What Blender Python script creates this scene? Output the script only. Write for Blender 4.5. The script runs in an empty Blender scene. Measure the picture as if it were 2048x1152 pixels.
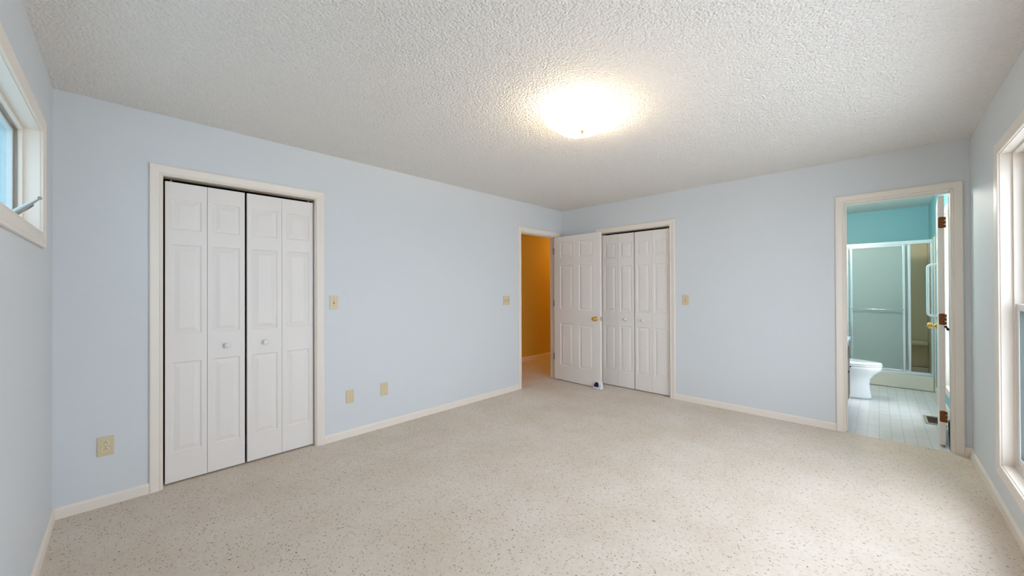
import bpy, bmesh, math, random
from mathutils import Vector, Matrix

random.seed(7)
scene = bpy.context.scene
COL = scene.collection

# ---------------------------------------------------------------- camera
F_PX, YAW, PITCH, ROLL, CAM_H = 754.4853, math.radians(44.1401), math.radians(.2542), math.radians(.2112), 1.2903
fw = Vector((math.cos(YAW) * math.cos(PITCH), math.sin(YAW) * math.cos(PITCH), math.sin(PITCH)))
u0 = Vector((-math.cos(YAW) * math.sin(PITCH), -math.sin(YAW) * math.sin(PITCH), math.cos(PITCH)))
r0 = Vector((math.sin(YAW), -math.cos(YAW), 0))
rt = r0 * math.cos(ROLL) - u0 * math.sin(ROLL)
up = r0 * math.sin(ROLL) + u0 * math.cos(ROLL)
cd = bpy.data.cameras.new('camera')
cam = bpy.data.objects.new('camera', cd)
COL.objects.link(cam)
m = Matrix((rt, up, -fw)).transposed().to_4x4()
m.translation = Vector((0, 0, CAM_H))
cam.matrix_world = m
cd.sensor_width = 36
cd.lens = F_PX / 2048 * 36
cd.clip_start = .02
scene.camera = cam

# ---------------------------------------------------------------- exposure, world, daylight portals
SKY = 11.0
EXPOSURE = -0.08
LAMP_W = 21.0
HALL_W = 19.0
BATH_W = 50.0
vs = scene.view_settings
vs.view_transform = 'Standard'
vs.look = 'None'
vs.exposure = EXPOSURE
vs.gamma = 1
vs.use_curve_mapping = False
scene.cycles.max_bounces = 12
scene.cycles.diffuse_bounces = 8
scene.cycles.transparent_max_bounces = 12
scene.cycles.sample_clamp_indirect = 6
scene.cycles.use_denoising = True

w = bpy.data.worlds.new('daylight')
scene.world = w
w.use_nodes = True
# overcast sky: about three times as bright overhead as at the horizon
wn = w.node_tree
wn.nodes['Background'].inputs[0].default_value = (.80, .868, 1, 1)
tc_ = wn.nodes.new('ShaderNodeTexCoord')
sz_ = wn.nodes.new('ShaderNodeSeparateXYZ')
mr_ = wn.nodes.new('ShaderNodeMapRange')
mr_.inputs['To Min'].default_value = SKY * .62
mr_.inputs['To Max'].default_value = SKY * .82
wn.links.new(tc_.outputs['Generated'], sz_.inputs[0])
wn.links.new(sz_.outputs['Z'], mr_.inputs['Value'])
wn.links.new(mr_.outputs[0], wn.nodes['Background'].inputs[1])

# hazy sun behind thin cloud, south of the house
sl = bpy.data.lights.new('hazy_sun', 'SUN')
sl.energy = .72
sl.color = (.82, .90, 1)
sl.angle = math.radians(50)
so = bpy.data.objects.new('hazy_sun', sl)
so.rotation_euler = Vector((.02, .40, -.92)).to_track_quat('-Z', 'Y').to_euler()
COL.objects.link(so)


def portal(name, loc, rot, sx, sy):
    l = bpy.data.lights.new(name, 'AREA')
    l.shape = 'RECTANGLE'
    l.size, l.size_y = sx, sy
    l.cycles.is_portal = True
    o = bpy.data.objects.new(name, l)
    o.location = loc
    o.rotation_euler = rot
    COL.objects.link(o)


# ---------------------------------------------------------------- measures
L, A, B, R, H = -.2783, 3.3478, 4.5164, -.5091, 2.44
TH = .12
WIN_L = (1.30, 2.88, 1.578, 2.06)      # Y from, Y to, sill, head
WIN_R = (.62, 3.535, .268, 2.065)     # X from, X to, sill, head
WIN_B = (5.33, 6.03, .268, 2.065)
CL_A = (.181, 1.110, 2.047)
DR_A = (3.624, 4.385, 2.047)
CL_B = (1.777, 2.708, 2.047)
DR_B = (-.409, .212, 2.055)
BX1 = 7.80                             # far wall of the bathroom
BY1 = .76                              # side wall of the bathroom behind the toilet
HY1 = 4.58                             # hall far wall

portal('daylight_window_west', (L - .17, (WIN_L[0] + WIN_L[1]) / 2, (WIN_L[2] + WIN_L[3]) / 2), (0, -math.pi / 2, 0), WIN_L[3] - WIN_L[2], WIN_L[1] - WIN_L[0])
portal('daylight_window_south', ((WIN_R[0] + WIN_R[1]) / 2, R - .17, (WIN_R[2] + WIN_R[3]) / 2), (math.pi / 2, 0, 0), WIN_R[1] - WIN_R[0], WIN_R[3] - WIN_R[2])
portal('daylight_window_bathroom', ((WIN_B[0] + WIN_B[1]) / 2, R - .17, (WIN_B[2] + WIN_B[3]) / 2), (math.pi / 2, 0, 0), WIN_B[1] - WIN_B[0], WIN_B[3] - WIN_B[2])


# ---------------------------------------------------------------- materials
def mat(name, color, rough=.5, metal=0, spec=.5, bump=None, coat=0):
    mt = bpy.data.materials.new(name)
    mt.use_nodes = True
    nt = mt.node_tree
    b = nt.nodes['Principled BSDF']
    b.inputs['Base Color'].default_value = (*color, 1)
    b.inputs['Roughness'].default_value = rough
    b.inputs['Metallic'].default_value = metal
    b.inputs['Specular IOR Level'].default_value = spec
    b.inputs['Coat Weight'].default_value = coat
    if bump:
        sc, strn, dist = bump
        tc = nt.nodes.new('ShaderNodeTexCoord')
        geo = nt.nodes.new('ShaderNodeNewGeometry')
        n = nt.nodes.new('ShaderNodeTexNoise')
        n.inputs['Scale'].default_value = sc
        n.inputs['Detail'].default_value = 4
        nt.links.new(geo.outputs['Position'], n.inputs['Vector'])
        bp = nt.nodes.new('ShaderNodeBump')
        bp.inputs['Strength'].default_value = strn
        bp.inputs['Distance'].default_value = dist
        nt.links.new(n.outputs['Fac'], bp.inputs['Height'])
        nt.links.new(bp.outputs['Normal'], b.inputs['Normal'])
        nt.nodes.remove(tc)
    return mt


def node(nt, kind, **inp):
    n = nt.nodes.new(kind)
    for k, v in inp.items():
        n.inputs[k].default_value = v
    return n


M = {}
M['wall'] = mat('pale_blue_wall_paint', (.665, .692, .712), .55, spec=.35, bump=(180, .15, .002))
M['white'] = mat('white_trim_paint', (.82, .75, .672), .38, spec=.4)
M['door'] = mat('white_door_paint', (.81, .765, .728), .42, spec=.4, bump=(60, .04, .001))
M['teal'] = mat('teal_bathroom_paint', (.25, .51, .55), .5, bump=(180, .15, .002))
M['ochre'] = mat('ochre_hall_paint', (.66, .50, .11), .6, bump=(180, .15, .002))
M['bath_ceiling'] = mat('white_ceiling_paint', (.78, .80, .80), .8)
M['dark'] = mat('closet_painted_shade', (.02, .02, .018), .9)  # shade behind the closed doors put into the colour
M['almond'] = mat('almond_plastic', (.66, .55, .35), .4)
M['almond_light'] = mat('light_almond_plastic', (.72, .63, .44), .4)
M['slot'] = mat('dark_slot', (.06, .04, .02), .7)
M['screw'] = mat('screw_metal', (.42, .36, .25), .4, metal=.6)
M['knob_white'] = mat('white_knob_paint', (.82, .80, .78), .25, spec=.5)
M['brass'] = mat('polished_brass', (.72, .46, .10), .22, metal=1)
M['copper'] = mat('aged_copper_hinge', (.20, .060, .012), .42, metal=.45, bump=(90, .3, .002))
M['steel'] = mat('brushed_steel', (.42, .395, .36), .32, metal=.35)
M['bronze'] = mat('bronze_window_frame', (.20, .16, .12), .4, metal=.5)
M['tan_metal'] = mat('tan_window_metal', (.34, .29, .23), .4, metal=.3)
M['black'] = mat('black_rubber', (.012, .012, .012), .6)
M['vinyl'] = mat('white_vinyl', (.80, .80, .80), .35)
M['vinyl_blue'] = mat('pale_grey_vinyl', (.62, .68, .70), .3)
M['chrome'] = mat('satin_aluminium', (.80, .84, .86), .24, metal=.85)
M['porcelain'] = mat('white_porcelain', (.82, .84, .84), .12, spec=.6, coat=.5)
M['surround'] = mat('beige_shower_surround', (.64, .53, .35), .3, spec=.5)
M['pan'] = mat('bone_shower_base', (.72, .65, .55), .28, spec=.5)
M['vent'] = mat('beige_register_paint', (.36, .33, .26), .4, metal=.3)
M['vent_dark'] = mat('register_louvre', (.06, .03, .012), .6)
M['wood_dark'] = mat('dark_brown_cabinet', (.07, .028, .012), .4)
M['white_cloth'] = mat('white_cotton', (.80, .80, .82), .9, bump=(300, .4, .002))
M['navy'] = mat('navy_print', (.006, .008, .035), .8)
M['speck'] = mat('navy_speck_print', (.03, .07, .13), .8)
M['brown_dot'] = mat('brown_print', (.16, .05, .02), .8)
M['grey'] = mat('grey_metal', (.13, .15, .14), .4, metal=.4)
M['pale_rack'] = mat('pale_blue_white_enamel', (.70, .82, .85), .25, coat=.3)
M['bounce_pale'] = mat('daylight_bounce_pale', (.62, .61, .59), .9)  # pale so the ground reflects daylight up through the windows
M['bark'] = mat('bark', (.10, .075, .05), .9)

# popcorn ceiling
mt = mat('popcorn_ceiling', (.85, .815, .775), .92, spec=.15)
nt = mt.node_tree
geo = node(nt, 'ShaderNodeNewGeometry')
v1 = node(nt, 'ShaderNodeTexVoronoi', Scale=78.0)
v1.feature = 'SMOOTH_F1'
v1.inputs['Smoothness'].default_value = .35
n1 = node(nt, 'ShaderNodeTexNoise', Scale=115.0, Detail=3.0, Roughness=.6)
n2 = node(nt, 'ShaderNodeTexNoise', Scale=30.0, Detail=2.0)
for n in (v1, n1, n2):
    nt.links.new(geo.outputs['Position'], n.inputs['Vector'])
ma = node(nt, 'ShaderNodeMath'); ma.operation = 'SUBTRACT'
nt.links.new(n1.outputs['Fac'], ma.inputs[0]); nt.links.new(v1.outputs['Distance'], ma.inputs[1])
mb = node(nt, 'ShaderNodeMath'); mb.operation = 'ADD'
nt.links.new(ma.outputs[0], mb.inputs[0]); nt.links.new(n2.outputs['Fac'], mb.inputs[1])
bp = node(nt, 'ShaderNodeBump', Strength=.85, Distance=.009)
nt.links.new(mb.outputs[0], bp.inputs['Height'])
nt.links.new(bp.outputs['Normal'], nt.nodes['Principled BSDF'].inputs['Normal'])
M['popcorn'] = mt

# flecked carpet
mt = mat('flecked_beige_carpet', (.6, .55, .5), .95, spec=.1)
nt = mt.node_tree
bs = nt.nodes['Principled BSDF']
bs.inputs['Sheen Weight'].default_value = .15
geo = node(nt, 'ShaderNodeNewGeometry')
big = node(nt, 'ShaderNodeTexNoise', Scale=2.2, Detail=6.0, Roughness=.65)
mid = node(nt, 'ShaderNodeTexNoise', Scale=45.0, Detail=4.0, Roughness=.7)
fine = node(nt, 'ShaderNodeTexNoise', Scale=330.0, Detail=3.0, Roughness=.7)
for n in (big, mid, fine):
    nt.links.new(geo.outputs['Position'], n.inputs['Vector'])
r1 = node(nt, 'ShaderNodeValToRGB')
r1.color_ramp.elements[0].position = .3; r1.color_ramp.elements[0].color = (.68, .555, .425, 1)
r1.color_ramp.elements[1].position = .7; r1.color_ramp.elements[1].color = (.85, .77, .68, 1)
mixn = node(nt, 'ShaderNodeMix'); mixn.data_type = 'FLOAT'; mixn.inputs[0].default_value = .45
nt.links.new(big.outputs['Fac'], mixn.inputs[2]); nt.links.new(mid.outputs['Fac'], mixn.inputs[3])
nt.links.new(mixn.outputs[0], r1.inputs['Fac'])
prev = r1.outputs['Color']


def fleck(prev, scale, thr, keep, color, seed):
    mp = node(nt, 'ShaderNodeMapping')
    mp.inputs['Location'].default_value = (seed, seed * 1.7, 0)
    mp.inputs['Rotation'].default_value = (0, 0, seed)
    mp.inputs['Scale'].default_value = (1, .62, 1)
    wr = node(nt, 'ShaderNodeTexNoise', Scale=90.0)
    ad = node(nt, 'ShaderNodeVectorMath'); ad.operation = 'MULTIPLY_ADD'
    ad.inputs[1].default_value = (.012, .012, 0)
    nt.links.new(geo.outputs['Position'], wr.inputs['Vector'])
    nt.links.new(wr.outputs['Color'], ad.inputs[0])
    nt.links.new(geo.outputs['Position'], ad.inputs[2])
    nt.links.new(ad.outputs[0], mp.inputs['Vector'])
    v = node(nt, 'ShaderNodeTexVoronoi', Scale=scale)
    nt.links.new(mp.outputs[0], v.inputs['Vector'])
    rr = node(nt, 'ShaderNodeMapRange')
    rr.inputs['From Min'].default_value = thr * 1.25
    rr.inputs['From Max'].default_value = thr * .75
    nt.links.new(v.outputs['Distance'], rr.inputs['Value'])
    sp = node(nt, 'ShaderNodeSeparateColor')
    nt.links.new(v.outputs['Color'], sp.inputs[0])
    gt = node(nt, 'ShaderNodeMath'); gt.operation = 'LESS_THAN'; gt.inputs[1].default_value = keep
    nt.links.new(sp.outputs[0], gt.inputs[0])
    mu = node(nt, 'ShaderNodeMath'); mu.operation = 'MULTIPLY'
    nt.links.new(rr.outputs[0], mu.inputs[0]); nt.links.new(gt.outputs[0], mu.inputs[1])
    mx = node(nt, 'ShaderNodeMix'); mx.data_type = 'RGBA'
    nt.links.new(mu.outputs[0], mx.inputs[0]); nt.links.new(prev, mx.inputs[6])
    mx.inputs[7].default_value = (*color, 1)
    return mx.outputs[2]


prev = fleck(prev, 85, .25, .5, (.50, .38, .26), 3.1)
prev = fleck(prev, 62, .17, .34, (.36, .25, .155), 1.3)
prev = fleck(prev, 52, .15, .20, (.19, .115, .055), 5.7)
nt.links.new(prev, bs.inputs['Base Color'])
bp = node(nt, 'ShaderNodeBump', Strength=.7, Distance=.006)
nt.links.new(fine.outputs['Fac'], bp.inputs['Height'])
nt.links.new(bp.outputs['Normal'], bs.inputs['Normal'])
M['carpet'] = mt

# small white bathroom tiles
mt = mat('white_vinyl_tile', (.75, .78, .78), .22, spec=.5)
nt = mt.node_tree
geo = node(nt, 'ShaderNodeNewGeometry')
br = node(nt, 'ShaderNodeTexBrick', Scale=1.0)
br.offset = 0
br.inputs['Color1'].default_value = (.68, .65, .63, 1)
br.inputs['Color2'].default_value = (.63, .605, .585, 1)
br.inputs['Mortar'].default_value = (.46, .475, .48, 1)
br.inputs['Brick Width'].default_value = .077
br.inputs['Row Height'].default_value = .077
br.inputs['Mortar Size'].default_value = .0028
br.inputs['Mortar Smooth'].default_value = .5
nt.links.new(geo.outputs['Position'], br.inputs['Vector'])
nt.links.new(br.outputs['Color'], nt.nodes['Principled BSDF'].inputs['Base Color'])
M['tile'] = mt


def glass(name, tint, gl=.12, haze=0.0, rough=.02, hazecol=(.8, .85, .85)):
    mt = bpy.data.materials.new(name)
    mt.use_nodes = True
    nt = mt.node_tree
    nt.nodes.clear()
    out = node(nt, 'ShaderNodeOutputMaterial')
    tr = node(nt, 'ShaderNodeBsdfTransparent'); tr.inputs[0].default_value = (*tint, 1)
    g = node(nt, 'ShaderNodeBsdfGlossy'); g.inputs['Roughness'].default_value = rough
    lw = node(nt, 'ShaderNodeLayerWeight', Blend=.5)
    pw = node(nt, 'ShaderNodeMath'); pw.operation = 'POWER'; pw.inputs[1].default_value = 5
    fr = node(nt, 'ShaderNodeMath'); fr.operation = 'MULTIPLY_ADD'
    fr.inputs[1].default_value = .95; fr.inputs[2].default_value = .035
    nt.links.new(lw.outputs['Facing'], pw.inputs[0]); nt.links.new(pw.outputs[0], fr.inputs[0])
    mx = node(nt, 'ShaderNodeMixShader')
    nt.links.new(fr.outputs[0], mx.inputs[0]); nt.links.new(tr.outputs[0], mx.inputs[1]); nt.links.new(g.outputs[0], mx.inputs[2])
    last = mx.outputs[0]
    if haze:
        d = node(nt, 'ShaderNodeBsdfDiffuse'); d.inputs[0].default_value = (*hazecol, 1)
        t = node(nt, 'ShaderNodeBsdfTranslucent'); t.inputs[0].default_value = (*hazecol, 1)
        m1 = node(nt, 'ShaderNodeMixShader'); m1.inputs[0].default_value = .5
        nt.links.new(d.outputs[0], m1.inputs[1]); nt.links.new(t.outputs[0], m1.inputs[2])
        m2 = node(nt, 'ShaderNodeMixShader'); m2.inputs[0].default_value = haze
        nt.links.new(last, m2.inputs[1]); nt.links.new(m1.outputs[0], m2.inputs[2])
        last = m2.outputs[0]
    nt.links.new(last, out.inputs[0])
    return mt


M['glass'] = glass('window_glass', (.96, .98, .98))
M['screen_glass'] = glass('awning_glass_with_screen', (.80, .88, .90), haze=.38, hazecol=(.17, .33, .36))
M['obscure'] = glass('obscure_shower_glass', (.86, .90, .87), haze=.42, rough=.15, hazecol=(.78, .83, .82))


def emit(name, color, strength, base=(.9, .9, .9), trans=0):
    mt = bpy.data.materials.new(name)
    mt.use_nodes = True
    nt = mt.node_tree
    b = nt.nodes['Principled BSDF']
    b.inputs['Base Color'].default_value = (*base, 1)
    b.inputs['Roughness'].default_value = .3
    b.inputs['Emission Color'].default_value = (*color, 1)
    b.inputs['Emission Strength'].default_value = strength
    if trans:
        t = node(nt, 'ShaderNodeBsdfTranslucent'); t.inputs[0].default_value = (*base, 1)
        mx = node(nt, 'ShaderNodeMixShader'); mx.inputs[0].default_value = trans
        nt.links.new(b.outputs[0], mx.inputs[1]); nt.links.new(t.outputs[0], mx.inputs[2])
        nt.links.new(mx.outputs[0], nt.nodes['Material Output'].inputs[0])
    return mt


M['shade'] = emit('lit_frosted_glass', (1, .96, .88), .35, trans=.5)
M['bulb'] = emit('lit_bulb', (1, .90, .74), 9)

# foliage
mt = mat('foliage', (.05, .16, .13), .7)
nt = mt.node_tree
geo = node(nt, 'ShaderNodeNewGeometry')
n = node(nt, 'ShaderNodeTexNoise', Scale=7.0, Detail=6.0)
rr = node(nt, 'ShaderNodeValToRGB')
rr.color_ramp.elements[0].position = .35; rr.color_ramp.elements[0].color = (.015, .07, .06, 1)
rr.color_ramp.elements[1].position = .7; rr.color_ramp.elements[1].color = (.10, .30, .24, 1)
nt.links.new(geo.outputs['Position'], n.inputs['Vector'])
nt.links.new(n.outputs['Fac'], rr.inputs['Fac'])
nt.links.new(rr.outputs['Color'], nt.nodes['Principled BSDF'].inputs['Base Color'])
M['foliage'] = mt


# ---------------------------------------------------------------- mesh helpers
def new():
    return bmesh.new()


def box(bm, x0, x1, y0, y1, z0, z1, bev=0, seg=2):
    x0, x1 = sorted((x0, x1)); y0, y1 = sorted((y0, y1)); z0, z1 = sorted((z0, z1))
    vs_ = [bm.verts.new(p) for p in ((x0, y0, z0), (x1, y0, z0), (x1, y1, z0), (x0, y1, z0), (x0, y0, z1), (x1, y0, z1), (x1, y1, z1), (x0, y1, z1))]
    fs = [bm.faces.new([vs_[i] for i in f]) for f in ((3, 2, 1, 0), (4, 5, 6, 7), (0, 1, 5, 4), (1, 2, 6, 5), (2, 3, 7, 6), (3, 0, 4, 7))]
    if bev:
        es = list({e for f in fs for e in f.edges})
        bmesh.ops.bevel(bm, geom=es, offset=bev, segments=seg, affect='EDGES', profile=.5)


def W(wall, u, d, z):
    if wall == 'A': return Vector((u, A - d, z))
    if wall == 'B': return Vector((B - d, u, z))
    if wall == 'L': return Vector((L + d, u, z))
    if wall == 'R': return Vector((u, R + d, z))


def wbox(bm, wall, a0, a1, d0, d1, z0, z1, bev=0, seg=2):
    p, q = W(wall, a0, d0, z0), W(wall, a1, d1, z1)
    box(bm, p.x, q.x, p.y, q.y, z0, z1, bev, seg)


def cyl(bm, p, q, r, r2=None, n=20, caps=True):
    p, q = Vector(p), Vector(q)
    r2 = r if r2 is None else r2
    d = (q - p).normalized()
    a = d.orthogonal().normalized(); b = d.cross(a)
    A_ = [bm.verts.new(p + (a * math.cos(t) + b * math.sin(t)) * r) for t in (2 * math.pi * i / n for i in range(n))]
    B_ = [bm.verts.new(q + (a * math.cos(t) + b * math.sin(t)) * r2) for t in (2 * math.pi * i / n for i in range(n))]
    for i in range(n):
        j = (i + 1) % n
        f = bm.faces.new((A_[i], A_[j], B_[j], B_[i])); f.smooth = True
    if caps:
        bm.faces.new(A_[::-1]); bm.faces.new(B_)


def lathe(bm, o, axis, prof, n=28):
    """prof: (distance along axis, radius)"""
    o = Vector(o); d = Vector(axis).normalized()
    a = d.orthogonal().normalized(); b = d.cross(a)
    rings = []
    for s, r in prof:
        rings.append([bm.verts.new(o + d * s + (a * math.cos(t) + b * math.sin(t)) * max(r, 1e-4)) for t in (2 * math.pi * i / n for i in range(n))])
    for A_, B_ in zip(rings, rings[1:]):
        for i in range(n):
            j = (i + 1) % n
            f = bm.faces.new((A_[i], A_[j], B_[j], B_[i])); f.smooth = True
    bm.faces.new(rings[0][::-1]); bm.faces.new(rings[-1])


def tube(bm, pts, r, n=14):
    pts = [Vector(p) for p in pts]
    rings = []
    up_ = None
    for i, p in enumerate(pts):
        d = (pts[min(i + 1, len(pts) - 1)] - pts[max(i - 1, 0)]).normalized()
        if up_ is None:
            up_ = d.orthogonal().normalized()
        a = (up_ - d * up_.dot(d)).normalized(); up_ = a
        b = d.cross(a)
        rings.append([bm.verts.new(p + (a * math.cos(t) + b * math.sin(t)) * r) for t in (2 * math.pi * k / n for k in range(n))])
    for A_, B_ in zip(rings, rings[1:]):
        for i in range(n):
            j = (i + 1) % n
            f = bm.faces.new((A_[i], A_[j], B_[j], B_[i])); f.smooth = True
    bm.faces.new(rings[0][::-1]); bm.faces.new(rings[-1])


def loft(bm, rings, cap0=True, cap1=True, smooth=True):
    R_ = [[bm.verts.new(p) for p in r] for r in rings]
    n = len(R_[0])
    for A_, B_ in zip(R_, R_[1:]):
        for i in range(n):
            j = (i + 1) % n
            f = bm.faces.new((A_[i], A_[j], B_[j], B_[i])); f.smooth = smooth
    if cap0: bm.faces.new(R_[0][::-1])
    if cap1: bm.faces.new(R_[-1])


def place(name, bm, material, parent=None, world=True, autosmooth=False):
    if parent is not None and world:
        bmesh.ops.transform(bm, matrix=parent.matrix_basis.inverted(), verts=bm.verts)
    bmesh.ops.recalc_face_normals(bm, faces=bm.faces)
    me = bpy.data.meshes.new(name)
    bm.to_mesh(me)
    bm.free()
    me.materials.append(M[material] if isinstance(material, str) else material)
    o = bpy.data.objects.new(name, me)
    COL.objects.link(o)
    if parent is not None:
        o.parent = parent
    return o


def place_sub(name, bm, material, part):
    """a sub-part: world coordinates, under a part whose own transform is identity below its thing"""
    root = part.parent
    bmesh.ops.transform(bm, matrix=root.matrix_basis.inverted(), verts=bm.verts)
    o = place(name, bm, material)
    o.parent = part
    return o


def thing(name, loc, label, cat, group=None, kind=None, rz=0):
    o = bpy.data.objects.new(name, None)
    COL.objects.link(o)
    o.location = loc
    o.rotation_euler = (0, 0, rz)
    o.empty_display_size = .1
    o.matrix_basis = Matrix.Translation(loc) @ Matrix.Rotation(rz, 4, 'Z')
    tag(o, label, cat, group, kind)
    return o


def tag(o, label=None, cat=None, group=None, kind=None):
    if label: o['label'] = label
    if cat: o['category'] = cat
    if group: o['group'] = group
    if kind: o['kind'] = kind
    return o


def struct(name, bm, material, label, cat):
    return tag(place(name, bm, material), label, cat, kind='structure')


# ---------------------------------------------------------------- room shell
def pieces(bm, wall, a0, a1, d0, d1, openings, z1=H, z0=0):
    """a wall with rectangular holes (from, to, sill, head)"""
    ops = sorted(openings)
    cur = a0
    for (oa, ob, za, zb) in ops:
        wbox(bm, wall, cur, oa, d0, d1, z0, z1)
        if za > z0: wbox(bm, wall, oa, ob, d0, d1, z0, za)
        if zb < z1: wbox(bm, wall, oa, ob, d0, d1, zb, z1)
        cur = ob
    wbox(bm, wall, cur, a1, d0, d1, z0, z1)


J = .018
hole = lambda o: (o[0] - J, o[1] + J, 0, o[2] + J)
wh = lambda o: (o[0] - J, o[1] + J, o[2] - J, o[3] + J)

b = new(); pieces(b, 'A', L - .14, B + .06, -.06, 0, [hole(CL_A), hole(DR_A)])
struct('wall_north', b, 'wall', 'pale blue bedroom wall with the larger closet and the hall doorway', 'wall')
b = new(); pieces(b, 'B', R - .14, A + .06, -.06, 0, [hole(DR_B), hole(CL_B)])
struct('wall_east', b, 'wall', 'pale blue bedroom wall with the bathroom doorway and the second closet', 'wall')
b = new(); pieces(b, 'L', R - .14, A + .06, -.14, 0, [wh(WIN_L)])
struct('wall_west', b, 'wall', 'pale bedroom wall with the high awning window', 'wall')
b = new(); pieces(b, 'R', L - .14, B + .06, -.14, 0, [wh(WIN_R)])
struct('wall_south', b, 'wall', 'pale blue bedroom wall with the tall sash window', 'wall')

b = new(); box(b, L - .14, B + .06, R - .14, A + .06, H, H + .12)
struct('ceiling', b, 'popcorn', 'off-white popcorn textured bedroom ceiling', 'ceiling')
b = new(); box(b, L - .14, B + .012, R - .14, A + TH + .9 + .4, -.12, 0); box(b, B + .012, 7.2, A + .06, HY1 + .06, -.12, 0); box(b, B + .012, 5.4, 1.6, A + .06, -.12, 0)
struct('floor', b, 'carpet', 'beige wall to wall carpet with dark brown flecks', 'carpet')

# hall beyond the entry door
b = new()
pieces(b, 'A', 3.0, 7.2, -TH, -.06, [hole(DR_A)])
struct('wall_hall_south', b, 'ochre', 'hall side of the bedroom wall beside the doorway', 'wall')
b = new(); box(b, 2.9, 7.2, HY1, HY1 + .06, 0, H)
struct('wall_hall_north', b, 'ochre', 'golden ochre hall wall seen through the open doorway', 'wall')
b = new(); box(b, 2.94, 3.0, A + .06, HY1 + .06, 0, H)
struct('wall_hall_west', b, 'ochre', 'ochre end wall of the hall nearest the closet', 'wall')
b = new(); box(b, 7.2, 7.26, A + .06, HY1 + .06, 0, H)
struct('wall_hall_east', b, 'ochre', 'ochre end wall at the far end of the hall', 'wall')
b = new(); box(b, 2.94, 7.26, A + .06, HY1 + .06, H, H + .1)
struct('ceiling_hall', b, 'bath_ceiling', 'white hall ceiling', 'ceiling')

# closet interiors, coloured near-black in place of shade
b = new()
box(b, -.02, 1.30, A + .70, A + .74, 0, H); box(b, -.06, -.02, A + .06, A + .74, 0, H); box(b, 1.30, 1.34, A + .06, A + .74, 0, H); box(b, -.06, 1.34, A + .06, A + .74, H, H + .04)
struct('wall_closet_north', b, 'dark', 'inside of the larger closet, shade painted near-black', 'wall')
b = new()
box(b, B + .70, B + .74, 1.60, 2.90, 0, H); box(b, B + .06, B + .74, 1.56, 1.60, 0, H); box(b, B + .06, B + .74, 2.90, 2.94, 0, H); box(b, B + .06, B + .74, 1.56, 2.94, H, H + .04)
struct('wall_closet_east', b, 'dark', 'inside of the closet behind the open door, shade painted near-black', 'wall')

# bathroom shell
b = new(); pieces(b, 'B', R - .14, BY1 + .06, -TH, -.06, [hole(DR_B)])
struct('wall_bathroom_west', b, 'teal', 'bathroom side of the wall around its doorway', 'wall')
b = new(); box(b, BX1, BX1 + .06, R - .14, BY1 + .06, 0, H)
struct('wall_bathroom_east', b, 'teal', 'teal bathroom wall above the shower', 'wall')
b = new(); pieces(b, 'R', B + .06, BX1 + .06, -.14, 0, [wh(WIN_B)])
struct('wall_bathroom_south', b, 'teal', 'teal bathroom wall with the window behind the open door', 'wall')
b = new(); box(b, B + .06, BX1 + .06, BY1, BY1 + .06, 0, H)
struct('wall_bathroom_north', b, 'teal', 'teal bathroom wall behind the toilet', 'wall')
b = new(); box(b, B + .06, BX1 + .06, R - .14, BY1 + .06, H, H + .12)
struct('ceiling_bathroom', b, 'bath_ceiling', 'smooth white bathroom ceiling', 'ceiling')
b = new(); box(b, B + .012, BX1 + .06, R - .14, BY1 + .06, -.12, -.003)
struct('floor_bathroom', b, 'tile', 'white bathroom floor of small square tiles with pale grout', 'floor')


# ---------------------------------------------------------------- baseboards
def baseboard(name, wall, runs, label, h=.066, t=.012):
    b = new()
    for a0, a1 in runs:
        prof = [(0, 0), (t, 0), (t, h - .014), (t - .003, h - .006), (t - .008, h), (0, h)]
        r = [[W(wall, a, d, z) for d, z in prof] for a in (a0, a1)]
        loft(b, r, smooth=False)
    return struct(name, b, 'white', label, 'baseboard')


CW = .0585
baseboard('baseboard_north', 'A', [(L, CL_A[0] - .007 - CW), (CL_A[1] + .007 + CW, DR_A[0] - .007 - CW), (DR_A[1] + .007 + CW, B)], 'low white baseboard along the wall with the larger closet')
baseboard('baseboard_east', 'B', [(R, DR_B[0] - .007 - CW), (DR_B[1] + .007 + CW, CL_B[0] - .007 - CW), (CL_B[1] + .007 + CW, A)], 'low white baseboard between the bathroom doorway and the closet')
baseboard('baseboard_west', 'L', [(R, A)], 'low white baseboard under the awning window')
baseboard('baseboard_south', 'R', [(L, B)], 'low white baseboard under the tall sash window')
b = new()
loft(b, [[Vector((x, HY1 - d, z)) for d, z in [(0, 0), (.012, 0), (.012, .06), (.004, .074), (0, .074)]] for x in (3.0, 7.2)], smooth=False)
struct('baseboard_hall', b, 'white', 'white baseboard along the ochre hall wall', 'baseboard')
b = new()
loft(b, [[Vector((x, R + d, z)) for d, z in [(0, 0), (.012, 0), (.012, .06), (.004, .074), (0, .074)]] for x in (B + TH, 7.0)], smooth=False)
struct('baseboard_bathroom', b, 'white', 'white baseboard on the bathroom window wall', 'baseboard')


# ---------------------------------------------------------------- casings and jambs
PROF = [(0, 0), (0, .008), (.003, .0105), (.008, .0105), (.011, .008), (.014, .0085), (.040, .014), (.050, .0155), (.056, .0145), (CW, .011), (CW, 0)]


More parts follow.
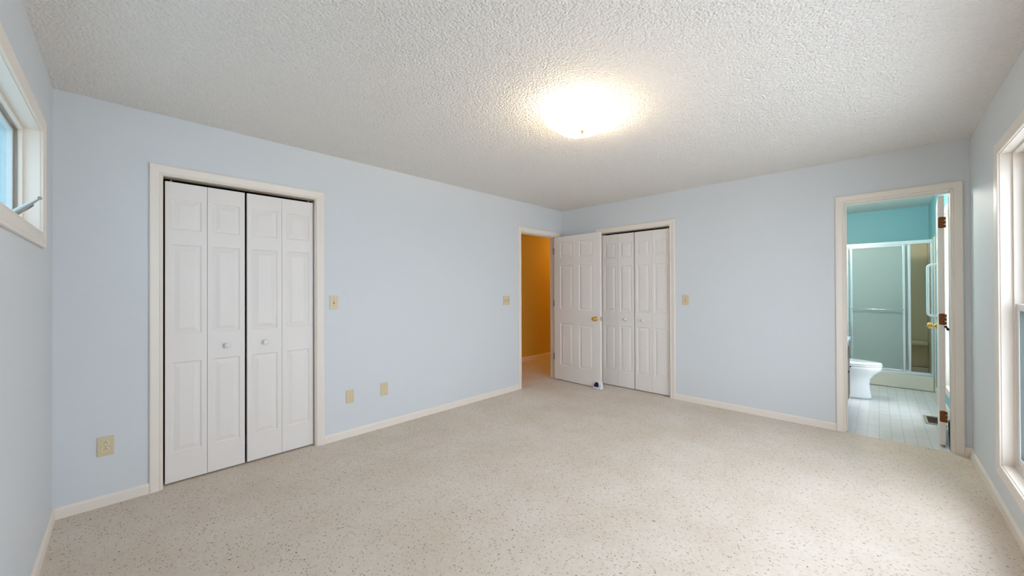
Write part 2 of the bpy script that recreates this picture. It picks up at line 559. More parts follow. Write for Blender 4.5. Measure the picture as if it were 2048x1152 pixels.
def casing(bm, frame, a0, a1, z0, z1, closed=False, rev=.007, prof=PROF, d0=0, sgn=1):
    rings = []
    for wd, t in prof:
        o = rev + wd
        if closed:
            pts = [(a0 - o, z0 - o), (a0 - o, z1 + o), (a1 + o, z1 + o), (a1 + o, z0 - o)]
        else:
            pts = [(a0 - o, z0), (a0 - o, z1 + o), (a1 + o, z1 + o), (a1 + o, z0)]
        rings.append([bm.verts.new(frame(a, d0 + sgn * t, z)) for a, z in pts])
    n = len(rings)
    k = 4 if closed else 3
    for i in range(n):
        A_, B_ = rings[i], rings[(i + 1) % n]
        for j in range(k):
            j2 = (j + 1) % 4
            bm.faces.new((A_[j], A_[j2], B_[j2], B_[j]))
    if not closed:
        bm.faces.new([r[0] for r in rings]); bm.faces.new([r[3] for r in rings][::-1])


def door_trim(name, wall, o, label, stop=None, far=False):
    b = new()
    fr = lambda a, d, z: W(wall, a, d, z)
    casing(b, fr, o[0], o[1], 0, o[2])
    if far:
        casing(b, fr, o[0], o[1], 0, o[2], d0=-TH, sgn=-1)
    wbox(b, wall, o[0] - J, o[0], -TH, 0, 0, o[2])
    wbox(b, wall, o[1], o[1] + J, -TH, 0, 0, o[2])
    wbox(b, wall, o[0] - J, o[1] + J, -TH, 0, o[2], o[2] + J)
    if stop:
        d0, d1 = stop
        if wall != 'B':
            wbox(b, wall, o[0], o[0] + .010, d0, d1, 0, o[2] - .01, .002)
        wbox(b, wall, o[1] - .010, o[1], d0, d1, 0, o[2] - .01, .002)
        wbox(b, wall, o[0], o[1], d0, d1, o[2] - .010, o[2], .002)
    return struct(name, b, 'white', label, 'door frame')


door_trim('trim_1', 'A', CL_A, 'white moulded casing around the larger closet opening')
door_trim('trim_2', 'A', DR_A, 'white casing around the hall doorway', stop=(-.075, -.040), far=True)
door_trim('trim_3', 'B', CL_B, 'white casing around the closet behind the open door')
door_trim('trim_4', 'B', DR_B, 'cream white casing around the bathroom doorway', stop=(-.075, -.045), far=True)


# ---------------------------------------------------------------- raised panel doors
def panel_face(bm, x0, x1, z0, z1, y, sgn, panels):
    """one face of a door in its local x-z plane at y, outward direction sgn*y; panels (xa,xb,za,zb) get grooves and a raised field"""
    xs = sorted({x0, x1} | {p for q in panels for p in q[:2]})
    zs = sorted({z0, z1} | {p for q in panels for p in q[2:]})
    cache = {}

    def v(x, yy, z):
        k = (round(x, 5), round(yy, 5), round(z, 5))
        if k not in cache:
            cache[k] = bm.verts.new((x, yy, z))
        return cache[k]
    for i in range(len(xs) - 1):
        for j in range(len(zs) - 1):
            cx, cz = (xs[i] + xs[i + 1]) / 2, (zs[j] + zs[j + 1]) / 2
            if any(p[0] < cx < p[1] and p[2] < cz < p[3] for p in panels):
                continue
            bm.faces.new((v(xs[i], y, zs[j]), v(xs[i + 1], y, zs[j]), v(xs[i + 1], y, zs[j + 1]), v(xs[i], y, zs[j + 1])))
    for xa, xb, za, zb in panels:
        rings = []
        for ins, dep in ((0, 0), (.003, -.004), (.008, -.0065), (.013, -.0065), (.038, -.0005), (.040, .0002)):
            yy = y + sgn * dep
            rings.append([(xa + ins, yy, za + ins), (xb - ins, yy, za + ins), (xb - ins, yy, zb - ins), (xa + ins, yy, zb - ins)])
        # the outer ring has to share the verts that lie on the border grid
        border = []
        cx = [x for x in xs if xa <= x <= xb]; cz = [z for z in zs if za <= z <= zb]
        vr = [[v(*p) for p in r] for r in rings]
        for a_, b_ in zip(vr, vr[1:]):
            for k in range(4):
                k2 = (k + 1) % 4
                bm.faces.new((a_[k], a_[k2], b_[k2], b_[k]))
        bm.faces.new(vr[-1])


def door_slab(w_, h_, t, panels, z0=0):
    """local: x 0..w, y -t/2..t/2"""
    b = new()
    panel_face(b, 0, w_, z0, z0 + h_, -t / 2, -1, panels)
    panel_face(b, 0, w_, z0, z0 + h_, t / 2, 1, panels)
    for x in (0, w_):
        b.faces.new([b.verts.new(p) for p in ((x, -t / 2, z0), (x, t / 2, z0), (x, t / 2, z0 + h_), (x, -t / 2, z0 + h_))])
    for z in (z0, z0 + h_):
        b.faces.new([b.verts.new(p) for p in ((0, -t / 2, z), (w_, -t / 2, z), (w_, t / 2, z), (0, t / 2, z))])
    return b


def bifold_pair(name, label, wall, a0, a1, knob_leaf, group=None, d=-.0575, t=.035, flip=False):
    """two leaves between a0 and a1 along the wall"""
    mid_ = (a0 + a1) / 2
    base = W(wall, mid_, d, .012)
    root = thing(name, base, label, 'bifold door', kind='structure')
    lw = abs(a1 - a0) / 2
    for k in range(2):
        s = a0 + k * lw + .001
        wl = lw - .002
        mg = .031
        pan = [(mg, wl - mg, .193, .797), (mg, wl - mg, .988, 1.590), (mg, wl - mg, 1.690, 1.897)]
        bb = door_slab(wl, 2.008, t, pan)
        # local x -> along wall, local y -> out of the wall
        for v in bb.verts:
            p = W(wall, s + v.co.x, d + v.co.y, v.co.z + .012)
            v.co = p
        lf = place('door_leaf', bb, 'door', root)
        if k == knob_leaf:
            c = s + wl / 2
            n = (W(wall, 0, 1, 0) - W(wall, 0, 0, 0))
            kb = new()
            lathe(kb, W(wall, c, d + t / 2, .896), n, [(0, .011), (.010, .009), (.014, .010), (.019, .0165), (.026, .0185), (.032, .0165), (.036, .009), (.0365, 0)])
            place_sub('knob', kb, 'knob_white', lf)
        # top pivot pin
        if k == 1 - knob_leaf:
            pv = new()
            cpos = s + (.03 if (k == 0) else wl - .03)
            cyl(pv, W(wall, cpos, d, 2.02), W(wall, cpos, d, 2.04), .005)
            place_sub('pivot_pin', pv, 'steel', lf)
    return root


bifold_pair('door_1', 'white panelled bifold door pair nearest the awning window', 'A', .192, .632, 1)
bifold_pair('door_2', 'white panelled bifold door pair beside the light switch by the larger closet', 'A', .645, 1.105, 0)
bifold_pair('door_3', 'white panelled bifold door pair closing the near half of the second closet', 'B', 1.788, 2.233, 1)
bifold_pair('door_4', 'white panelled bifold door pair half hidden behind the open entry door', 'B', 2.243, 2.698, 0)
for nm, wall, o in (('trim_5', 'A', CL_A), ('trim_6', 'B', CL_B)):
    b = new()
    wbox(b, wall, o[0], o[1], -.075, -.040, 2.036, 2.047)
    tag(place(nm, b, 'bronze'), 'dark metal bifold track above the %s closet doors' % ('larger' if wall == 'A' else 'second'), 'door track', kind='structure')


def six_panel(w_, x_margin, stile, h_=2.022):
    pw = (w_ - 2 * x_margin - stile) / 2
    xs = [(x_margin, x_margin + pw), (x_margin + pw + stile, w_ - x_margin)]
    return [(a, b_, za, zb) for a, b_ in xs for za, zb in ((.208, .802), (.998, 1.615), (1.722, 1.932))]


def knob(bm_list, p, n):
    k = new()
    lathe(k, p, n, [(0, .030), (.004, .030), (.007, .024), (.010, .012), (.030, .011), (.036, .018), (.044, .0265), (.054, .0275), (.061, .022), (.064, .012), (.0642, 0)])
    return k


# entry door: hinged at the corner end of the hall doorway, standing open into the room
ang = math.radians(-92.2)
root = thing('door_5', (DR_A[1] - .020, A + .000, 0), 'white six panel entry door standing open in front of the closet', 'door', kind='structure', rz=ang)
# local x runs from the hinge to the free edge, local y: the hall face looks to the camera
TD = .035
b = door_slab(.765, 2.022, TD, six_panel(.765, .110, .105))
for v in b.verts:
    v.co.y -= TD / 2 + .002
    v.co.z += .014
slab = place('door_slab', b, 'door', root, world=False)
for s, nn in ((-TD - .002, -1), (-.002, 1)):
    k = knob(None, (.700, s, .905), (0, nn, 0))
    o = place('door_knob', k, 'brass', slab, world=False)
b = new(); box(b, .7645, .7665, -TD + .004, -.006, .875, .935, .001)
o = place('latch_plate', b, 'steel', slab, world=False)
b = new(); box(b, .766, .775, -.028, -.012, .896, .914, .002)
o = place('latch_bolt', b, 'brass', slab, world=False)
for z in (.29, 1.05, 1.80):
    b = new()
    cyl(b, (-.006, -TD - .008, z), (-.006, -TD - .008, z + .088), .0055, n=12)
    box(b, -.008, .001, -TD - .004, -.006, z, z + .088)
    o = place('hinge', b, 'bronze', root, world=False)

# bathroom door: opened into the bathroom, its hinge edge faces the bedroom
root = thing('door_6', (B + TH + .016, DR_B[0] + .016, 0), 'white bathroom door opened inwards with copper hinges on its edge', 'door', kind='structure', rz=math.radians(-3.4))
b = door_slab(.612, 2.030, TD, six_panel(.612, .095, .09))
for v in b.verts:
    v.co.y += TD / 2 + .004
    v.co.z += .012
slab = place('door_slab', b, 'door', root, world=False)
for s, nn in ((TD + .004, 1), (.004, -1)):
    if nn == 1:
        k = knob(None, (.552, s, .945), (0, nn, 0))
        place('door_knob', k, 'brass', slab, world=False)
for z in (.198, .990, 1.780):
    b = new()
    # rounded leaf let into the door edge
    y0, y1, z0, z1, r = .006, TD + .002, z, z + .092, .011
    pts = []
    for cx_, cz_, a0 in ((y1 - r, z1 - r, 0), (y0 + .001, z1 - .001, 90), (y0 + .001, z0 + .001, 180), (y1 - r, z0 + r, 270)):
        rr_ = r if cx_ > .02 else .001
        for q in range(7):
            t = math.radians(a0 + q * 15)
            pts.append((cx_ + rr_ * math.cos(t), cz_ + rr_ * math.sin(t)))
    loft(b, [[Vector((-.0025, p[0], p[1])) for p in pts], [Vector((.001, p[0], p[1])) for p in pts]], smooth=False)
    for q in range(3):
        zz = z + .002 + q * .030
        cyl(b, (-.006, .001, zz), (-.006, .001, zz + .026), .0062, n=14)
    h = place('hinge', b, 'copper', root, world=False)
    s_ = new()
    for yy, zz in ((.014, z + .016), (.026, z + .046), (.014, z + .076)):
        cyl(s_, (-.0025, yy, zz), (-.0037, yy, zz), .0036, n=10)
    place('hinge_screws', s_, 'slot', h, world=False)
b = new()
cyl(b, (-.006, -.004, .972), (-.030, -.012, .955), .005, .010)
cyl(b, (-.006, .001, .968), (-.006, .001, .985), .008)
place('hinge_pin_stop', b, 'black', root, world=False)
# the pale towel rack on the door face that looks into the bathroom
b = new()
pts = []
yb, yo, zt, zb, r = TD + .004, TD + .060, 1.505, 1.035, .028
xr = .50
pts.append((xr, yb, zt)); pts.append((xr, yo - r, zt))
for q in range(1, 7):
    t = math.radians(90 - q * 15)
    pts.append((xr, yo - r + r * math.cos(t), zt - r + r * math.sin(t)))
for q in range(0, 7):
    t = math.radians(-q * 15)
    pts.append((xr, yo - r + r * math.cos(t), zb + r + r * math.sin(t)))
pts.append((xr, yb, zb))
tube(b, pts, .0105)
for z in (zt, zb):
    cyl(b, (xr, yb, z), (xr, yb + .006, z), .017)
place('pull_rail', b, 'pale_rack', root, world=False)


# ---------------------------------------------------------------- windows
def win_casing(wall, o):
    b = new()
    casing(b, lambda a, d, z: W(wall, a, d, z), o[0], o[1], o[2], o[3], closed=True, rev=.004)
    return b


def frame_rect(bm, wall, a0, a1, z0, z1, wd, d0, d1, bev=.0015):
    wbox(bm, wall, a0, a0 + wd, d0, d1, z0, z1, bev)
    wbox(bm, wall, a1 - wd, a1, d0, d1, z0, z1, bev)
    wbox(bm, wall, a0 + wd, a1 - wd, d0, d1, z0, z0 + wd, bev)
    wbox(bm, wall, a0 + wd, a1 - wd, d0, d1, z1 - wd, z1, bev)


# high awning window
o = WIN_L
root = thing('window_1', W('L', (o[0] + o[1]) / 2, 0, o[2]), 'high awning window with metal crank and bluish glass', 'window', kind='structure')
place('window_casing', win_casing('L', o), 'white', root)
b = new()
frame_rect(b, 'L', o[0] - J, o[1] + J, o[2] - J, o[3] + J, J, -.14, 0, 0)
frame_rect(b, 'L', o[0], o[1], o[2], o[3], .016, -.14, -.050, .002)
place('window_frame', b, 'white', root)
b = new(); wbox(b, 'L', o[0] - .07, o[1] + .07, 0, .014, o[2] - .076, o[2] - .058, .004)
place('window_apron', b, 'white', root)
b = new(); frame_rect(b, 'L', o[0] + .016, o[1] - .016, o[2] + .016, o[3] - .016, .004, -.074, -.064, .001)
place('screen_frame', b, 'tan_metal', root)
b = new(); frame_rect(b, 'L', o[0] + .020, o[1] - .020, o[2] + .020, o[3] - .020, .013, -.115, -.076, .003)
sash = place('sash', b, 'vinyl_blue', root)
b = new(); wbox(b, 'L', o[0] + .03, o[1] - .03, -.100, -.094, o[2] + .03, o[3] - .03)
place_sub('pane', b, 'screen_glass', sash)
# crank operator
P0, P1 = Vector((-.325, 2.635, 1.622)), Vector((-.238, 2.465, 1.673))
b = new()
wbox(b, 'L', 2.60, 2.72, -.062, -.030, o[2], o[2] + .030, .006)
crk = place('crank_operator', b, 'steel', root)
b = new()
ax = (P1 - P0).normalized(); sd = ax.cross(Vector((0, 0, 1))).normalized(); upv = sd.cross(ax)
def sect(s, hw, hh):
    c = P0 + (P1 - P0) * s
    return [c + sd * (hw * math.cos(t)) + upv * (hh * math.sin(t)) for t in (2 * math.pi * i / 16 for i in range(16))]
loft(b, [sect(-.12, .010, .012), sect(0, .012, .014), sect(.3, .011, .013), sect(.42, .010, .011), sect(.66, .008, .009), sect(.70, .0055, .006), sect(.93, .0042, .0045), sect(.97, .006, .007), sect(1.0, .007, .008)])
ch = place_sub('crank_handle', b, 'steel', crk)
b = new()
loft(b, [[p - upv * .003 - sd * .006 for p in sect(.28, .007, .006)], [p - upv * .003 - sd * .006 for p in sect(.62, .006, .005)]])
place_sub('crank_grip', b, 'bronze', crk)


def sash_window(name, label, o, mull):
    root = thing(name, W('R', (o[0] + o[1]) / 2, 0, o[2]), label, 'window', kind='structure')
    place('window_casing', win_casing('R', o), 'white', root)
    b = new(); frame_rect(b, 'R', o[0] - J, o[1] + J, o[2] - J, o[3] + J, J, -.14, 0, 0)
    frame_rect(b, 'R', o[0], o[1], o[2], o[3], .014, -.14, -.045, .002)
    wbox(b, 'R', o[0], o[1], -.14, -.05, o[2], o[2] + .030, .004)
    place('window_frame', b, 'white', root)
    xs = [o[0] + .014] + mull + [o[1] - .014]
    if mull:
        for x in mull:
            b = new(); wbox(b, 'R', x - .035, x + .035, -.14, -.03, o[2], o[3], .003)
            place('mullion', b, 'white', root)
    zm = (o[2] + .03 + o[3] - .014) / 2 + .005
    for i in range(len(xs) - 1):
        a0 = xs[i] + (.035 if i > 0 else 0); a1 = xs[i + 1] - (.035 if i < len(xs) - 2 else 0)
        for (z0, z1, d0, d1) in ((zm - .02, o[3] - .014, -.115, -.085), (o[2] + .03, zm + .02, -.083, -.053)):
            b = new(); frame_rect(b, 'R', a0, a1, z0, z1, .038, d0, d1, .003)
            s = place('sash', b, 'vinyl', root)
            b = new(); frame_rect(b, 'R', a0 + .036, a1 - .036, z0 + .036, z1 - .036, .003, d0 + .006, d1 - .004, 0)
            place_sub('glazing_gasket', b, 'grey', s)
            b = new(); wbox(b, 'R', a0 + .034, a1 - .034, (d0 + d1) / 2 - .003, (d0 + d1) / 2 + .003, z0 + .034, z1 - .034)
            place_sub('pane', b, 'glass', s)
        b = new(); wbox(b, 'R', (a0 + a1) / 2 - .03, (a0 + a1) / 2 + .03, -.085, -.055, zm + .02, zm + .034, .003)
        place('sash_lock', b, 'grey', root)
    return root


sash_window('window_2', 'tall white sash window beside the bathroom doorway', WIN_R, [WIN_R[0] + (WIN_R[1] - WIN_R[0]) / 3, WIN_R[0] + (WIN_R[1] - WIN_R[0]) * 2 / 3])
sash_window('window_3', 'white sash window glimpsed behind the bathroom door', WIN_B, [])


# ---------------------------------------------------------------- wall plates
def plate(wall, name, label, cat, c, z, w_=.070, h_=.114, material='almond', group=None):
    root = thing(name, W(wall, c, 0, z), label, cat, group=group)
    b = new()
    wbox(b, wall, c - w_ / 2, c + w_ / 2, 0, .006, z - h_ / 2, z + h_ / 2, .0022, 3)
    place('cover_plate', b, material, root)
    return root


def screws(wall, root, pts):
    n = W(wall, 0, 1, 0) - W(wall, 0, 0, 0)
    for c, z in pts:
        b = new(); lathe(b, W(wall, c, .0055, z), n, [(0, .0034), (.0008, .0032), (.0012, .001)], 12)
        place('screw', b, 'screw', root)


def outlet(wall, c, z, label):
    root = plate(wall, 'power_outlet', label, 'outlet', c, z)
    n = W(wall, 0, 1, 0) - W(wall, 0, 0, 0)
    for dz in (.0195, -.0195):
        b = new()
        pts = []
        for i in range(24):
            t = 2 * math.pi * i / 24
            pts.append((.0172 * math.cos(t), max(-.0125, min(.0125, .0172 * math.sin(t)))))
        loft(b, [[W(wall, c + x, .005, z + dz + y) for x, y in pts], [W(wall, c + x * .97, .0078, z + dz + y * .97) for x, y in pts]], smooth=False)
        s = place('socket', b, 'almond_light', root)
        b = new()
        wbox(b, wall, c - .0075, c - .0048, .0065, .0081, z + dz - .005, z + dz + .004)
        wbox(b, wall, c + .0048, c + .0075, .0065, .0081, z + dz - .005, z + dz + .003)
        cyl(b, W(wall, c, .0065, z + dz + .0082), W(wall, c, .0081, z + dz + .0082), .0026, n=12)
        place_sub('socket_slots', b, 'slot', s)
    screws(wall, root, [(c, z)])


def switch(wall, c, z, label, n=1, w_=.070, style=0):
    root = plate(wall, 'light_switch', label, 'switch', c, z, w_)
    for k in range(n):
        cc = c + (k - (n - 1) / 2) * .046
        b = new()
        wbox(b, wall, cc - .0055, cc + .0055, .005, .0066, z - .0125, z + .0125)
        s = place('toggle_slot', b, 'slot' if style == 0 else 'screw', root)
        b = new()
        a_ = [W(wall, cc + x, .005, z + y) for x, y in ((-.004, -.009), (.004, -.009), (.004, .008), (-.004, .008))]
        q_ = [W(wall, cc + x, .017, z + y) for x, y in ((-.003, .006), (.003, .006), (.003, .013), (-.003, .013))]
        loft(b, [a_, q_], smooth=False)
        place('toggle', b, 'almond_light', root)
        screws(wall, root, [(cc, z + .030), (cc, z - .030)])


outlet('A', -.074, .357, 'almond duplex power outlet low on the wall below the awning window corner')
outlet('A', 1.392, .355, 'almond duplex power outlet low beside the larger closet')
root = plate('A', 'blank_wall_plate', 'blank almond cover plate low on the wall beyond the outlet', 'wall plate', 1.713, .359, .074, .118)
screws('A', root, [(1.713, .359 + .042), (1.713, .359 - .042)])
switch('A', 1.2565, 1.188, 'almond single light switch beside the larger closet casing')
switch('A', 3.348, 1.155, 'almond double light switch beside the hall doorway', 2, .116)
switch('B', 1.594, 1.164, 'almond single light switch between the second closet and the bathroom')


# ---------------------------------------------------------------- ceiling lamp
LX, LY = 2.075, 1.372
root = thing('ceiling_light', (LX, LY, H), 'square bent glass flush ceiling light, switched on', 'ceiling light')
b = new()
lathe(b, (LX, LY, H), (0, 0, -1), [(0, .11), (.012, .11), (.018, .10), (.022, .03)], 36)
place('canopy', b, 'white', root)
b = new(); cyl(b, (LX, LY, H - .02), (LX, LY, 2.318), .004)
place('stem', b, 'brass', root)
b = new()
N, S = 20, .186
def shz(x, y):
    r2 = (x * x + y * y) / (S * S)
    e = max(abs(x), abs(y)) / S
    return 2.318 + .022 * r2 + .012 * e ** 4
g = [[[b.verts.new((LX + x, LY + y, shz(x, y) + dz)) for y in (S * (2 * j / N - 1) for j in range(N + 1))] for x in (S * (2 * i / N - 1) for i in range(N + 1))] for dz in (0, .004)]
for i in range(N):
    for j in range(N):
        f = b.faces.new((g[0][i][j], g[0][i + 1][j], g[0][i + 1][j + 1], g[0][i][j + 1])); f.smooth = True
        f = b.faces.new((g[1][i][j], g[1][i + 1][j], g[1][i + 1][j + 1], g[1][i][j + 1])); f.smooth = True
for k in range(N):
    for a_, b_ in (((k, 0), (k + 1, 0)), ((k, N), (k + 1, N)), ((0, k), (0, k + 1)), ((N, k), (N, k + 1))):
        b.faces.new((g[0][a_[0]][a_[1]], g[0][b_[0]][b_[1]], g[1][b_[0]][b_[1]], g[1][a_[0]][a_[1]]))
place('glass_shade', b, 'shade', root)
b = new(); lathe(b, (LX, LY, 2.318), (0, 0, -1), [(0, .010), (.003, .010), (.005, .005), (.010, .006), (.016, .004), (.018, 0)], 16)
place('finial', b, 'brass', root)
for s in (-1, 1):
    b = new(); cyl(b, (LX + s * .02, LY, H - .045), (LX + s * .045, LY, H - .052), .014)
    place('lamp_socket', b, 'white', root)
    b = new(); lathe(b, (LX + s * .045, LY, H - .052), (s, 0, -.12), [(0, .010), (.012, .014), (.03, .022), (.045, .025), (.058, .020), (.066, .008), (.067, 0)], 20)
    place('bulb', b, 'bulb', root)
    for k in range(1):
        ld = bpy.data.lights.new('bulb_light', 'POINT')
        ld.energy = LAMP_W / 2
        ld.color = (1, .77, .50)
        ld.shadow_soft_size = .03
        lo = bpy.data.objects.new('bulb_light', ld)
        lo.location = (s * .135, 0, -.062)
        COL.objects.link(lo)
        lo.parent = root


# ---------------------------------------------------------------- doorstop at the open door
root = thing('doorstop', (4.275, 2.606, 0), 'small white fabric doorstop with a navy print under the open door', 'doorstop')
b = new()
box(b, 4.235, 4.312, 2.540, 2.672, .002, .100, .018, 4)
for v in b.verts:
    k = (v.co.z - .002) / .083
    v.co.x += .022 * k * (1 if v.co.x < 4.275 else 0)
    v.co.y += (.012 * k if v.co.y < 2.60 else -.018 * k)
for f in b.faces: f.smooth = True
place('cushion', b, 'white_cloth', root)
def sx(z): return 4.235 + .022 * (z - .002) / .083 - .0015
b = new()
pts = []
for i in range(15):
    t = math.pi * i / 14
    pts.append((.030 * math.cos(t), .030 * math.sin(t) + .002))
pts += [(-.034, -.026), (.038, -.026)]
cy, cz = 2.612, .060
loft(b, [[Vector((sx(cz + z) + .004, cy + y, cz + z)) for y, z in pts], [Vector((sx(cz + z) - .0012, cy + y, cz + z)) for y, z in pts]], smooth=False)
place('navy_print', b, 'navy', root)
b = new()
for i in range(26):
    y, z = random.uniform(2.552, 2.574), random.uniform(.014, .090)
    if i > 18: y, z = random.uniform(2.58, 2.65), random.uniform(.012, .026)
    cyl(b, (sx(z) + .006, y, z), (sx(z) - .0008, y, z), random.uniform(.0012, .0028), n=8)
place('speck_print', b, 'speck', root)
b = new(); cyl(b, (sx(.052) + .006, 2.659, .050), (sx(.052) - .0008, 2.659, .050), .004, n=10)
place('brown_print', b, 'brown_dot', root)


# ---------------------------------------------------------------- bathroom: shower
SX = 7.02
root = thing('shower_tray', (SX, .12, 0), 'low bone coloured shower tray under the glass doors', 'shower tray')
b = new()
x1 = BX1 - .012
box(b, SX - .02, SX + .06, R + .014, BY1 - .014, 0, .185, .012, 3)
box(b, SX + .05, x1, R + .014, BY1 - .014, 0, .06)
box(b, x1 - .05, x1, R + .014, BY1 - .014, .05, .185, .01)
place('pan', b, 'pan', root)

root = thing('shower_surround', (BX1, .12, .2), 'beige moulded shower wall surround behind the glass', 'shower surround')
b = new()
box(b, x1 - .012, x1, R + .014, BY1 - .014, .19, 1.93, .003)
place('back_panel', b, 'surround', root)
for y0, y1 in ((R + .001, R + .013), (BY1 - .013, BY1 - .001)):
    b = new(); box(b, SX - .07, x1 - .012, y0, y1, .0 if y0 < 0 else .19, 1.93, .003)
    place('side_panel', b, 'surround' if y0 > 0 else 'pan', root)
b = new()
box(b, x1 - .16, x1 - .012, R + .014, BY1 - .014, .50, .56, .02, 4)
place('ledge', b, 'surround', root)

root = thing('shower_enclosure', (SX, .12, .185), 'silver framed sliding shower doors of obscure glass', 'shower door')
y0, y1 = R + .015, BY1 - .015
b = new(); box(b, SX - .018, SX + .034, y0, y1, 1.852, 1.900, .004); box(b, SX - .022, SX - .014, y0, y1, 1.868, 1.878, .002)
place('header_rail', b, 'chrome', root)
b = new(); box(b, SX - .018, SX + .034, y0, y1, .185, .212, .003); box(b, SX + .006, SX + .009, y0, y1, .21, .226)
place('bottom_track', b, 'chrome', root)
for ya, yb in ((y0, y0 + .022), (y1 - .022, y1)):
    b = new(); box(b, SX - .015, SX + .030, ya, yb, .212, 1.852, .003)
    place('wall_jamb', b, 'chrome', root)
for xx, ya, yb, front in ((SX - .004, -.252, .279, True), (SX + .020, -.302, .322, False)):
    b = new()
    box(b, xx - .008, xx + .008, ya, ya + .026, .216, 1.858, .004)
    box(b, xx - .008, xx + .008, yb - .026, yb, .216, 1.858, .004)
    box(b, xx - .008, xx + .008, ya + .026, yb - .026, .216, .240, .004)
    box(b, xx - .008, xx + .008, ya + .026, yb - .026, 1.834, 1.858, .004)
    p = place('sliding_panel', b, 'chrome', root)
    b = new(); box(b, xx - .002, xx + .002, ya + .02, yb - .02, .23, 1.84)
    place_sub('panel_glass', b, 'obscure', p)
    if front:
        b = new()
        cyl(b, (xx - .045, ya + .013, 1.012), (xx - .045, yb - .013, 1.012), .0075, n=14)
        for yy in (ya + .013, yb - .013):
            cyl(b, (xx - .045, yy, 1.012), (xx - .006, yy, 1.012), .0075, n=12)
        place_sub('towel_bar', b, 'chrome', p)

# ---------------------------------------------------------------- toilet (faces the window wall)
TX = 6.10
root = thing('toilet', (TX, .35, 0), 'white toilet with closed lid beside the shower', 'toilet')


def egg(cy_, front, back, hw, z, n=40, sq=1.0):
    """outline in the x-y plane, front towards -Y"""
    r = []
    for i in range(n):
        t = 2 * math.pi * i / n
        s, c = math.sin(t), math.cos(t)
        ln = front if s < 0 else back
        wx = hw * (abs(c) ** sq) * (1 if c >= 0 else -1)
        r.append(Vector((TX + wx, cy_ + ln * s, z)))
    return r


b = new()
loft(b, [egg(.32, .262, .20, .118, 0), egg(.32, .260, .20, .116, .02), egg(.32, .250, .20, .112, .08), egg(.32, .243, .20, .112, .17),
         egg(.31, .243, .22, .122, .235), egg(.29, .262, .24, .150, .29), egg(.26, .283, .25, .176, .335), egg(.26, .290, .25, .184, .36), egg(.26, .290, .25, .184, .378), egg(.26, .27, .24, .17, .384)])
place('bowl', b, 'porcelain', root)
b = new()
loft(b, [egg(.26, .288, .22, .182, .385), egg(.26, .294, .225, .187, .389), egg(.26, .294, .225, .187, .399), egg(.26, .288, .22, .182, .403)])
place('seat', b, 'porcelain', root)
b = new()
loft(b, [egg(.26, .286, .225, .180, .405), egg(.26, .292, .23, .186, .409), egg(.26, .290, .23, .185, .419), egg(.26, .275, .22, .172, .427), egg(.26, .18, .15, .11, .430)])
place('lid', b, 'porcelain', root)
for s in (-1, 1):
    b = new(); cyl(b, (TX + s * .07 - .02, .495, .408), (TX + s * .07 + .02, .495, .408), .010)
    place('seat_hinge', b, 'porcelain', root)
b = new(); box(b, TX - .115, TX + .115, .44, .742, .20, .372, .03, 4)
place('tank_support', b, 'porcelain', root)
b = new(); box(b, TX - .225, TX + .225, .545, .745, .372, .745, .025, 4)
place('tank', b, 'porcelain', root)
b = new(); box(b, TX - .235, TX + .235, .535, .750, .745, .782, .010, 3)
place('tank_lid', b, 'porcelain', root)
b = new(); cyl(b, (TX - .16, .545, .68), (TX - .16, .53, .68), .012); cyl(b, (TX - .16, .532, .68), (TX - .08, .528, .67), .006, .008)
place('flush_lever', b, 'chrome', root)

# ---------------------------------------------------------------- vanity edge
root = thing('bathroom_vanity', (5.28, .5, 0), 'dark brown vanity with white basin top just inside the bathroom', 'vanity')
b = new(); box(b, 4.92, 5.62, .237, .755, .10, .655, .003); box(b, 4.94, 5.60, .30, .755, 0, .10)
place('cabinet', b, 'wood_dark', root)
b = new()
loft(b, [[Vector((x, y, z)) for x, y in ((4.90 + i_, .256 + i_), (5.64 - i_, .256 + i_), (5.64 - i_, .757), (4.90 + i_, .757))] for z, i_ in ((.656, .0),)] +
        [[Vector((x, y, z)) for x, y in ((4.90 - q, .256 - q), (5.64 + q * .3, .256 - q), (5.64 + q * .3, .757), (4.90 - q, .757))] for z, q in ((.69, .012), (.72, .030), (.755, .034))], smooth=False)
place('basin_top', b, 'porcelain', root)
for x0_, x1_ in ((4.93, 5.268), (5.272, 5.61)):
    b = new(); box(b, x0_, x1_, 0.230, .237, .12, .64, .003)
    d_ = place('cabinet_door', b, 'wood_dark', root)
    kx = x1_ - .04 if x0_ < 5 else x1_ - .04
    b = new(); lathe(b, (kx, .230, .43), (0, -1, 0), [(0, .006), (.004, .005), (.006, .009), (.011, .008), (.012, 0)], 14)
    place_sub('knob', b, 'black', d_)

# ---------------------------------------------------------------- floor register
root = thing('floor_register', (5.50, -.37, 0), 'beige metal floor vent set in the white bathroom tiles', 'vent')
b = new()
xa, xb, ya, yb = 5.34, 5.665, -.455, -.318
for q in ((xa, xb, ya, ya + .022), (xa, xb, yb - .022, yb), (xa, xa + .030, ya + .022, yb - .022), (xb - .030, xb, ya + .022, yb - .022)):
    box(b, q[0], q[1], q[2], q[3], -.002, .004, .001)
place('frame', b, 'vent', root)
b = new(); box(b, xa + .025, xb - .025, ya + .02, yb - .02, -.002, -.0005)
place('duct', b, 'vent_dark', root)
b = new()
for i in range(9):
    x = xa + .048 + i * (xb - xa - .096) / 8
    box(b, x - .005, x + .005, ya + .022, yb - .022, -.001, .0025)
place('louvres', b, 'vent_dark', root)

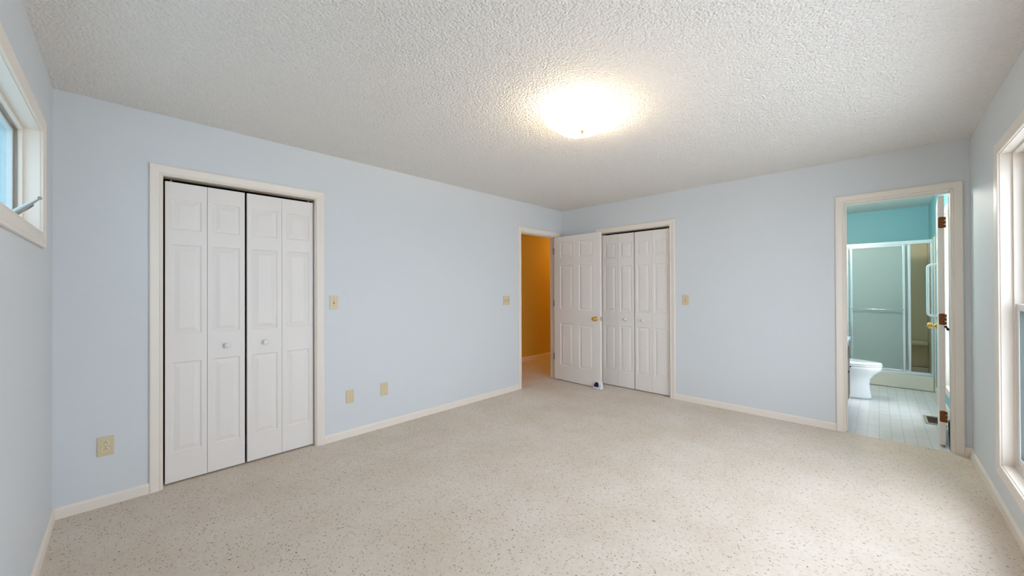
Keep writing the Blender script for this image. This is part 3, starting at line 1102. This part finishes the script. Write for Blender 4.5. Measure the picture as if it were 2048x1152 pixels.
# ---------------------------------------------------------------- waste basket behind the door
root = thing('waste_basket', (4.80, -.455, 0), 'small grey wire basket on the floor behind the bathroom door', 'basket')
b = new()
for z in (.004, .045, .09, .135, .18):
    q = .034 + .006 * z / .18
    tube(b, [(4.80 + q * 1.4 * math.cos(t), -.455 + q * math.sin(t), z) for t in (2 * math.pi * i / 24 for i in range(25))], .0028, 8)
for i in range(16):
    t = 2 * math.pi * i / 16
    cyl(b, (4.80 + .034 * 1.4 * math.cos(t), -.455 + .034 * math.sin(t), .003), (4.80 + .040 * 1.4 * math.cos(t), -.455 + .040 * math.sin(t), .18), .0022, n=6)
lathe(b, (4.80, -.455, .002), (0, 0, 1), [(0, .034), (.003, .034)], 24)
place('wire_body', b, 'grey', root)

# ---------------------------------------------------------------- hall lamp and added bathroom fill light
def lamp(name, x, y, z, watts, color, label):
    root = thing(name, (x, y, z), label, 'ceiling light')
    b = new(); lathe(b, (x, y, z), (0, 0, -1), [(0, .13), (.02, .13), (.022, .12)], 32)
    place('canopy', b, 'white', root)
    b = new(); lathe(b, (x, y, z - .021), (0, 0, -1), [(0, .12), (.03, .118), (.06, .09), (.075, .05), (.08, 0)], 32)
    place('glass_bowl', b, emit(name + '_glass', color, 2.0), root)
    ld = bpy.data.lights.new(name + '_bulb', 'POINT')
    ld.energy = watts; ld.color = color; ld.shadow_soft_size = .10
    lo = bpy.data.objects.new(name + '_bulb', ld)
    lo.location = (0, 0, -.20)
    COL.objects.link(lo); lo.parent = root


lamp('hall_ceiling_light', 6.7, 3.98, H, HALL_W, (1, .52, .10), 'round hall ceiling light hidden past the doorway')
lamp('bathroom_fill_light', 5.7, .45, H, BATH_W, (1, .92, .84), 'unseen round fill light added to brighten the bathroom')  # added fill for the bathroom, no such fixture in view

# ---------------------------------------------------------------- outside
b = new(); box(b, -16, 16, -16, 16, -.62, -.60)  # unseen ground, kept pale to throw daylight up onto the ceiling
tag(place('bounce_ground', b, 'bounce_pale'), 'unseen ground outside, made pale to bounce daylight indoors', 'ground', kind='structure')


def shrub(x, y, hgt, rad, label):
    root = thing('garden_shrub', (x, y, -.6), label, 'shrub', group='shrubs outside the awning window')
    b = new()
    for k in range(34):
        t = random.uniform(0, 6.28); rr_ = rad * math.sqrt(random.random()) * .8
        zz = -.6 + .35 + random.random() * (hgt - .5)
        m_ = Matrix.Translation((x + rr_ * math.cos(t), y + rr_ * math.sin(t), zz)) @ Matrix.Scale(random.uniform(.22, .42), 4)
        bmesh.ops.create_icosphere(b, subdivisions=3, radius=1, matrix=m_)
    for v in b.verts:
        v.co += Vector((random.uniform(-1, 1), random.uniform(-1, 1), random.uniform(-1, 1))) * .035
    place('foliage', b, 'foliage', root)
    b = new(); cyl(b, (x, y, -.6), (x, y, .4), .06, .04)
    place('trunk', b, 'bark', root)


for sx_, sy_, sh_ in ((-2.1, 6.6, 4.4), (-1.9, 10.2, 4.9), (-5.4, 8.6, 4.6)):
    shrub(sx_, sy_, sh_, 1.05, 'dense green shrub outside the awning window')
